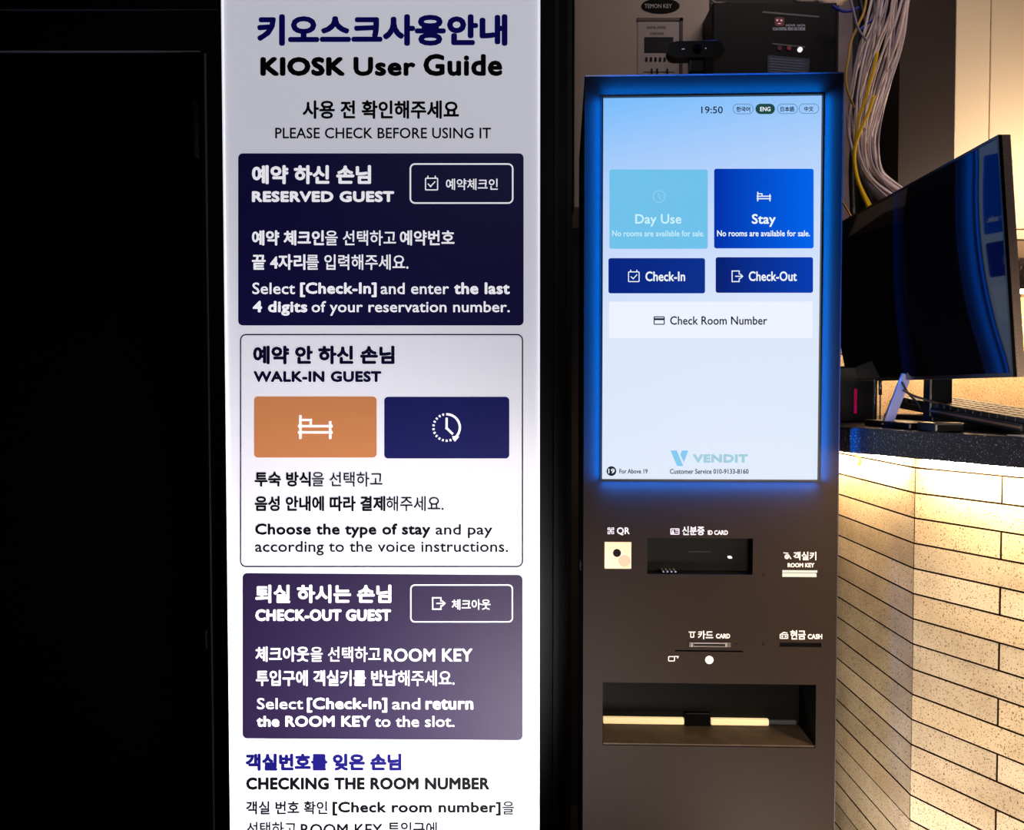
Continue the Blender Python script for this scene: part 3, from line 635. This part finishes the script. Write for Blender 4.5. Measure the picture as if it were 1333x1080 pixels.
tag(obj('light_rail', B(cx0 - .15, 2.3, YK + .012, 2.28, Zp(335, YK), cz0), mat('rail_brown', (150, 122, 98), .6)), 'narrow brown rail under the cream wall cabinet', 'rail')
gr = granite('black_granite', (20, 19, 26), (150, 150, 170), .42, scale=420, th=.65)
YS = 2.06
tag(obj('granite_shelf', B(X(1140, YS), 2.35, YS, 2.29, Zp(376, YS), Zp(335, YS) , bev=.002), granite('brown_granite', (58, 46, 42), (150, 130, 116), .3, th=.62)), 'dark speckled granite shelf under the cream wall cabinet', 'shelf')
struct('trim_11', B(.62, 2.38, 2.24, 2.3, .9, Zp(376, YS)), stone('sand_granite_wall', (226, 198, 160), (238, 212, 176), (176, 142, 106), 460, .38))
sl0 = bmesh.new(); box(sl0, X(1150, YS), 2.2, 2.1, 2.108, Zp(376, YS) - .006, Zp(376, YS) - .0005)
tag(obj('shelf_light_strip', sl0, glow('warm_led_shelf', (255, 214, 164), 190)), 'warm light strip under the granite shelf', 'light strip')

# ------------------------------------------------------------------ reception counter
CT = at(1333, 569, 1.18).z; CTH = .046
E0 = Vector((.749, 1.18)); E1 = Vector((.612, 1.495)); ed = (E0 - E1).normalized()
far = E1; near = E1 + ed * .95
slab = bmesh.new(); prism(slab, [(far.x, far.y), (near.x, near.y), (2.35, near.y), (2.35, 2.235), (far.x, 2.235)], CT - CTH, CT)
bmesh.ops.bevel(slab, geom=list(slab.edges), offset=.003, segments=2, affect='EDGES')
tag(obj('countertop', slab, gr), 'black speckled granite countertop of the reception counter', 'countertop')
Cn = Vector((at(1193.5, 508, 1.394).x, 1.394)); rd_ = Vector((.455, -.89)).normalized(); ld = Vector((0, 1))
rn = Vector((-rd_.y, rd_.x)) * -1 if False else Vector((rd_.y, -rd_.x)); rn = rn if rn.x < 0 else -rn      # outward normals
ln_ = Vector((-1, 0))
counter = thing('reception_counter', 'reception counter faced with pale sandstone strip tiles', 'counter', (Cn.x, Cn.y, 0))
bis = (rn + ln_).normalized(); bis_l = 1 / bis.dot(ln_)
TH = .018
core = bmesh.new()
ci = Cn - bis * bis_l * (TH - .003)
pr = ci + rd_ * .75; pl_ = ci + ld * .82
prism(core, [(p[0] - Cn.x, p[1] - Cn.y) for p in ((ci.x, ci.y), (pr.x, pr.y), (2.3, pr.y), (2.3, pl_.y), (pl_.x, pl_.y))], 0, CT - CTH - .0005)
obj('counter_core', core, mat('mortar_dark', (14, 10, 7), .95, spec=0), counter)
sts = [stone('sandstone_%s' % n, a, b_, c_, 430, .352) for n, a, b_, c_ in (('pale', (206, 185, 154), (222, 203, 174), (118, 94, 66)), ('tan', (196, 173, 140), (212, 191, 158), (108, 82, 56)), ('grey', (184, 164, 136), (202, 184, 156), (100, 80, 58)))]
zj = [at(1193.5, 608.7 + 32.72 * i, 1.394).z for i in range(-1, 60)]
zj[0] = CT - CTH - .0005
joint_m = mat('tile_joint_shade', (44, 32, 22), .9, spec=0); G = .0017  # tile sides coloured dark: the shade in the joints put into the colour
def tile(d, n, s0, s1, z0, z1, first):
    out = random.uniform(0, .0012); o0 = Cn + d * s0 + n * out; o1 = Cn + d * s1 + n * out
    i1 = Cn + d * s1 - n * TH; i0 = Cn + d * s0 - n * TH
    if first: i0 = Cn - bis * bis_l * TH; o0 = Cn + bis * bis_l * out
    bm = bmesh.new(); P = [(p.x - Cn.x, p.y - Cn.y) for p in (o0, o1, i1, i0)]
    prism(bm, P, z0, z1); bmesh.ops.recalc_face_normals(bm, faces=bm.faces)
    fe = [e for e in bm.edges if all((Vector((v.co.x, v.co.y)) + Cn - (Cn + d * ((Vector((v.co.x, v.co.y))).dot(d)))).dot(n) > -.002 for v in e.verts)]
    bmesh.ops.bevel(bm, geom=fe, offset=.0007, segments=1, affect='EDGES')
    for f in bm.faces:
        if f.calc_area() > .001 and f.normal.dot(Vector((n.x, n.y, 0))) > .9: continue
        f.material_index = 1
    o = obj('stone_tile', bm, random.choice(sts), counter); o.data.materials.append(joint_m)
for i in range(len(zj) - 1):
    z1, z0 = zj[i] - G / 2, max(zj[i + 1] + G / 2, .01)
    if zj[i] < .03: break
    if i == 0: z1 = zj[0]
    sR = [0, .151, .453, .70] if i % 2 == 1 else [0, .302, .604, .70]
    for a, b in zip(sR, sR[1:]): tile(rd_, rn, a + (G / 2 if a else 0), b - G / 2, z0, z1, a == 0)
    sL = [0, .42, .78] if i % 2 else [0, .5, .78]
    for a, b in zip(sL, sL[1:]): tile(ld, ln_, a + (G / 2 if a else 0), b - G / 2, z0, z1, a == 0)
# warm light strips under the countertop overhang
def led(p0, p1, strength, nm, label):
    d = (p1 - p0).normalized(); nn = Vector((-d.y, d.x)) * .003; bm = bmesh.new()
    prism(bm, [tuple(p0 + nn), tuple(p1 + nn), tuple(p1 - nn), tuple(p0 - nn)], CT - CTH - .005, CT - CTH - .0005)
    return tag(obj('light_strip', bm, glow(nm, (255, 218, 168), strength)), label, 'light strip')
led(Cn + rn * .022 + rd_ * .03, Cn + rn * .022 + rd_ * .68, 520, 'warm_led_counter', 'warm light strip under the countertop, along the near stone face')
led(Vector((Cn.x - .026, 1.42)), Vector((Cn.x - .026, 1.64)), 260, 'warm_led_side', 'warm light strip under the countertop on the side face of the counter')
led(Vector((Cn.x - .03, 1.66)), Vector((Cn.x - .03, 1.74)), 600, 'warm_led_counter', 'short warm light strip under the countertop beside the kiosk')
bm = bmesh.new(); yy = 1.60
P = [Vector((Cn.x - .012, yy, CT - CTH - .001)), Vector((Cn.x - .016, yy, CT - CTH - .012)), Vector((Cn.x - .01, yy - .005, CT - CTH - .022)), Vector((Cn.x - .012, yy - .006, CT - CTH - .034))]
tube(bm, catmull(P, 4), .003); tag(obj('wire_end', bm, mat('yellow_insulation', (214, 190, 40), .5)), 'short yellow wire end hanging under the countertop beside the kiosk', 'wire')

# ------------------------------------------------------------------ monitor
mY0, mY1 = 1.16, 1.775; zb_, zt_ = at(1300, 490.5, 1.16).z, at(1300, 175, 1.16).z
xt, xb = (1294 - 666.5) / F * 1.16, (1319.5 - 666.5) / F * 1.16
mroot = Vector((.775, 1.47, CT))
mon = thing('computer_monitor', 'large black monitor seen at a steep angle, reflecting the kiosk screen', 'monitor', mroot)
BOW = .0
def mx(Y, z):
    t = (Y - mY0) / (mY1 - mY0); h = (z - zb_) / (zt_ - zb_)
    return xb + (xt - xb) * h + BULGE * ((h - .5) ** 2 * 4) * (t)
BULGE = .018
def sheet(bm, y0, y1, z0, z1, off0, off1, n=14):
    V = {}
    for i in range(n + 1):
        for j in range(n + 1):
            Y = y0 + (y1 - y0) * i / n; Z = z0 + (z1 - z0) * j / n
            for k_, o_ in enumerate((off0, off1)): V[i, j, k_] = bm.verts.new((mx(Y, Z) + o_ - mroot.x, Y - mroot.y, Z - mroot.z))
    for i in range(n):
        for j in range(n):
            bm.faces.new((V[i, j, 0], V[i + 1, j, 0], V[i + 1, j + 1, 0], V[i, j + 1, 0])); bm.faces.new((V[i, j, 1], V[i, j + 1, 1], V[i + 1, j + 1, 1], V[i + 1, j, 1]))
    for i in range(n):
        for (a, b) in (((i, 0), (i + 1, 0)), ((i + 1, n), (i, n)), ((0, i + 1), (0, i)), ((n, i), (n, i + 1))):
            bm.faces.new((V[a + (0,)], V[b + (0,)], V[b + (1,)], V[a + (1,)]))
    sides = []
    for f in bm.faces:
        if abs(f.calc_center_median().x * 0 + f.normal.x) > .8 if (f.normal_update() or True) else False: f.smooth = True
        else: sides.append(f)
    bmesh.ops.split_edges(bm, edges=list({e for f in sides for e in f.edges}))
    return bm
mb = mat('monitor_black_plastic', (16, 15, 18), .35)
me_ = obj('panel', sheet(bmesh.new(), mY0 + .004, mY1 - .004, zb_ + .006, zt_ - .004, 0, .004), mat('glossy_screen_glass', (10, 11, 18), .045, spec=.5), mon); me_['label'] = 'glossy black screen'
MATS['glossy_screen_glass'].node_tree.nodes['Principled BSDF'].inputs['Specular Tint'].default_value = (.25, .5, 1, 1)
bm = bmesh.new()
for (a, b, c, d) in ((mY0, mY0 + .004, zb_, zt_), (mY1 - .004, mY1, zb_, zt_), (mY0 + .004, mY1 - .004, zt_ - .004, zt_), (mY0 + .004, mY1 - .004, zb_, zb_ + .006)): sheet(bm, a, b, c, d, -.001, .004, 3)
obj('bezel', bm, mb, mon)
bm = bmesh.new(); sheet(bm, mY0, mY1, zb_, zt_, .0045, .0165, 6); sd_ = obj('back_cover', bm, mat('monitor_side_plastic', (196, 168, 150), .5), mon)
bm = bmesh.new(); sheet(bm, mY0 + .1, mY1 - .1, zb_ + .05, zt_ - .05, .0165, .045, 6); obj('rear_bulge', bm, mb, mon)
bm = bmesh.new(); nb = 64
for i in range(nb):
    z = zb_ + .006 + (zt_ - zb_ - .012) * i / (nb - 1); x = mx(mY0, z) + .0062
    box(bm, x - mroot.x - .0012, x - mroot.x + .0014, mY0 - mroot.y - .0012, mY0 - mroot.y + .001, z - mroot.z - .0013, z - mroot.z + .0013)
vg_ = obj('vent_bead', bm, mat('bead_pale', (206, 186, 170), .4), mon); vg_['kind'] = 'stuff'
# stand
px0, px1 = X(1206.5, 1.5), X(1236.5, 1.5)
bm = bmesh.new(); box(bm, px0 - mroot.x, px1 - mroot.x, .02, .045, .012, .28, bev=.004); obj('stand_pole', bm, mb, mon)
bm = bmesh.new(); box(bm, px0 - mroot.x - .0, .045, .015, .05, .17, .23, bev=.004); obj('mount', bm, mb, mon)
a = at(1151, 547, 1.5); b = at(1178, 492, 1.5)
def bar(bm, p, q_, w_, t_):
    d = (q_ - p).normalized(); s = Vector((d.z, 0, -d.x)) * w_ / 2; n_ = Vector((0, t_ / 2, 0)); V = []
    for c_ in (p, q_):
        for e_ in (s + n_, s - n_, -s - n_, -s + n_): V.append(bm.verts.new(c_ + e_ - mroot))
    bm.faces.new(V[:4]); bm.faces.new(V[4:][::-1])
    for i in range(4): j = (i + 1) % 4; bm.faces.new((V[i], V[4 + i], V[4 + j], V[j]))
bm = bmesh.new(); bar(bm, Vector((a.x + .004, 1.5, CT + .002)), at(1180, 488, 1.5), .017, .008); obj('stand_strut', bm, mat('silver_stand', (206, 200, 204), .35, metal=.2), mon)['label'] = 'silver slanted stand strut'
obj('stand_foot', B(-.085, .1, -.07, .11, 0, .012, bev=.003), mb, mon)

# ------------------------------------------------------------------ things on the counter
ky0, ky1 = 1.22, 1.62
kb0 = Vector((.79, 1.40, CT))
tag(obj('cash_drawer', B(.765, .93, 1.47, 1.66, CT, CT + .0215, bev=.003), mat('drawer_black', (18, 17, 19), .35)), 'low black box under the far end of the keyboard', 'box')
kb = thing('keyboard', 'black keyboard tilted with its far end on a low black box behind the monitor', 'keyboard', (.785, 1.44, CT + .0202)); kb.rotation_euler = (math.radians(4.2), 0, 0)
bm = bmesh.new(); box(bm, -.012, .125, -.215, .215, 0, .013, bev=.003); kb_base = obj('keyboard_case', bm, mat('keyboard_black', (20, 19, 22), .4), kb)
bm = bmesh.new(); box(bm, -.0135, -.0115, -.214, .06, .006, .0095); obj('edge_trim', bm, mat('keyboard_edge', (150, 120, 100), .35, metal=.4), kb)
kc = None
for r_ in range(5):
    for c_ in range(18):
        y = -.203 + c_ * .0232
        if kc is None:
            bm = bmesh.new(); box(bm, -.009, .009, -.0095, .0095, 0, .009, bev=.0018); kc = obj('key', bm, mat('key_black', (12, 12, 14), .45), kb)
            kc.location = (.004 + r_ * .023, y, .0125)
        else:
            k2 = kc.copy(); COL.objects.link(k2); k2.parent = kb; k2.location = (.004 + r_ * .023, y, .0125)
tag(obj('paper_sheet', B(X(1293, 1.27), .98, 1.17, 1.232, CT, CT + .0012), mat('white_paper', (240, 236, 228), .6)), 'white paper slip lying on the countertop by the keyboard', 'paper')
pr1 = thing('card_reader', 'small black card reader lying before the keyboard', 'card reader', (X(1225, 1.34), 1.34, CT))
obj('reader_body', B(-.024, .024, -.03, .03, 0, .016, bev=.003), mat('reader_black', (16, 16, 20), .3), pr1)
obj('reader_rim', B(-.022, .02, -.031, -.0295, .0125, .0145), mat('rim_grey', (120, 112, 116), .3, metal=.5), pr1)
bx = thing('network_box', 'small black box with a red indicator bar beside the kiosk', 'electronics', (X(1117, 1.72), 1.72, CT))
obj('case', B(-.05, .042, 0, .12, 0, .12, bev=.004), mat('netbox_black', (16, 18, 28), .35), bx)
obj('indicator_bar', B(X(1112, 1.72) - X(1117, 1.72), X(1115.4, 1.72) - X(1117, 1.72), -.001, 0, Zp(538, 1.72) - CT, Zp(506, 1.72) - CT), glow('red_bar', (150, 10, 70), .8), bx)['label'] = 'glowing red bar'
bm = bmesh.new(); tube(bm, [at(1146, 514, 1.62), at(1146, 494, 1.62)], .0035, 8); box(bm, at(1138, 505, 1.62).x, at(1140, 505, 1.62).x, 1.62, 1.625, CT, at(1138, 494, 1.62).z)
tube(bm, [Vector((at(1146, 514, 1.62).x, 1.62, CT)), at(1146, 512, 1.62)], .0015, 6)
tag(obj('metal_pin_stand', bm, mat('pin_chrome', (170, 172, 190), .2, metal=.8)), 'small chrome pin stand beside the red-lit box', 'stand')
def cable(name, pts, r, m, label, cat='cable', group=None, Y=1.85):
    P = [at(x, y, (p[2] if len(p) > 2 else Y)) if True else None for p in pts for x, y in [(p[0], p[1])]]
    bm = bmesh.new(); tube(bm, catmull(P, 6), r); return tag(obj(name, bm, m), label, cat, group)
bcable = mat('black_cable', (20, 18, 22), .45)
cable('monitor_cable', [(1174, 497), (1182, 511), (1194, 524), (1199, 534)], .002, bcable, 'thin black cable crossing the silver monitor stand downward', Y=1.49)
cable('monitor_cable', [(1176, 508), (1190, 515), (1208, 521), (1228, 527)], .0022, mat('brown_cable', (86, 66, 58), .4), 'thin brown cable running from the monitor stand to the keyboard', Y=1.48)

# ------------------------------------------------------------------ cable bundle
whites = [mat('white_cable', (214, 196, 204), .5), mat('grey_cable', (150, 138, 158), .5), mat('cream_cable', (228, 208, 196), .5)]
N = 34
for i in range(N):
    t0 = i / (N - 1); w1, w2, ph = random.uniform(.05, .16), random.uniform(1, 2.2), random.uniform(0, 6.3)
    base_ = [(1137, 50, -10), (1128, 52, 25), (1118, 56, 60), (1110, 50, 105), (1105, 43, 150), (1107, 36, 188), (1116, 32, 220), (1135, 27, 247), (1165, 26, 266), (1200, 24, 276)]
    pts = []
    for j, (x, wd_, y) in enumerate(base_):
        t = min(1, max(0, t0 + w1 * math.sin(ph + j * w2 * .6)))
        pts.append((x + wd_ * t, y - (12 * t if j >= 7 else 0), 1.84 + .05 * math.sin(ph * 3 + j * .5) + .03 * (i % 3)))
    cable('network_cable', pts, (.0022 if i % 4 else .0028), whites[(i * 7) % 3], 'thin pale network cable in the bundle hanging behind the monitor', group='pale cables hanging in the bundle')
yel = mat('yellow_cable', (236, 190, 20), .45)
cable('network_cable', [(1129, -8), (1127.6, 0), (1124.5, 16), (1116, 35), (1108, 54), (1104, 77), (1101, 96), (1101.7, 112), (1106, 126), (1112, 140)], .0026, mat('yellow_cable_dim', (190, 150, 60), .5), 'thin dull yellow cable looping down at the left of the bundle', Y=1.80)
cable('network_cable', [(1142, 68), (1137, 92), (1131, 112), (1126, 132), (1118, 152), (1115, 175), (1113, 195), (1113, 215), (1119, 240), (1131, 264), (1140, 280)], .0037, yel, 'bright yellow cable hanging in front of the pale bundle, outer one', Y=1.79)
cable('network_cable', [(1137.5, 124), (1131, 145), (1123, 163), (1115, 184), (1111.5, 205), (1115, 232), (1127, 262), (1136, 280)], .0037, yel, 'bright yellow cable with a free upper end, crossing the other yellow one', Y=1.785)
blue = mat('blue_cable', (24, 40, 150), .5)
cable('network_cable', [(1084, 8), (1096, 14), (1108, 14), (1118, 10)], .004, blue, 'short blue cable over the grey wall beside the recorder', Y=1.9)
cable('network_cable', [(1118, 40), (1126, 33), (1138, 25), (1150, 19)], .003, blue, 'thin blue cable slanting up into the bundle', Y=1.88)
cable('network_cable', [(1105, -8), (1111, 14), (1116, 34), (1122, 45), (1129, 54)], .0026, whites[1], 'thin grey cable crossing the dull yellow one near the top', Y=1.79)
cable('network_cable', [(1094, 258), (1100, 268), (1107, 280), (1116, 296)], .0024, mat('orange_cable', (214, 150, 92), .5), 'short orange cable end between the kiosk and monitor', Y=1.80)
cable('network_cable', [(1103, 150), (1104, 175), (1110, 200), (1118, 225)], .0022, whites[1], 'thin grey cable hanging loose at the outer left of the bundle', Y=1.82)
bm = bmesh.new(); P = catmull([at(x, y, 1.82) for x, y in ((1112, 205), (1120, 228), (1135, 248), (1155, 262), (1180, 275))], 14)
tube(bm, P, .0075, 8)
for i, p in enumerate(P[1:-1]):
    pass
for j, v in enumerate(bm.verts):
    rg = j // 8
    if rg % 2 == 0 and rg < len(P): v.co += (v.co - P[rg]) * .28
tag(obj('corrugated_conduit', bm, mat('conduit_grey', (84, 78, 92), .5)), 'grey corrugated conduit curving under the pale cables', 'conduit')
cable('power_cable', [(1118, -8), (1124, 20), (1128, 45), (1122, 80), (1118, 120), (1112, 170), (1108, 220), (1110, 280)], .006, mat('black_power_cable', (16, 15, 20), .5), 'thick black power cable hanging behind the pale bundle', Y=1.98)
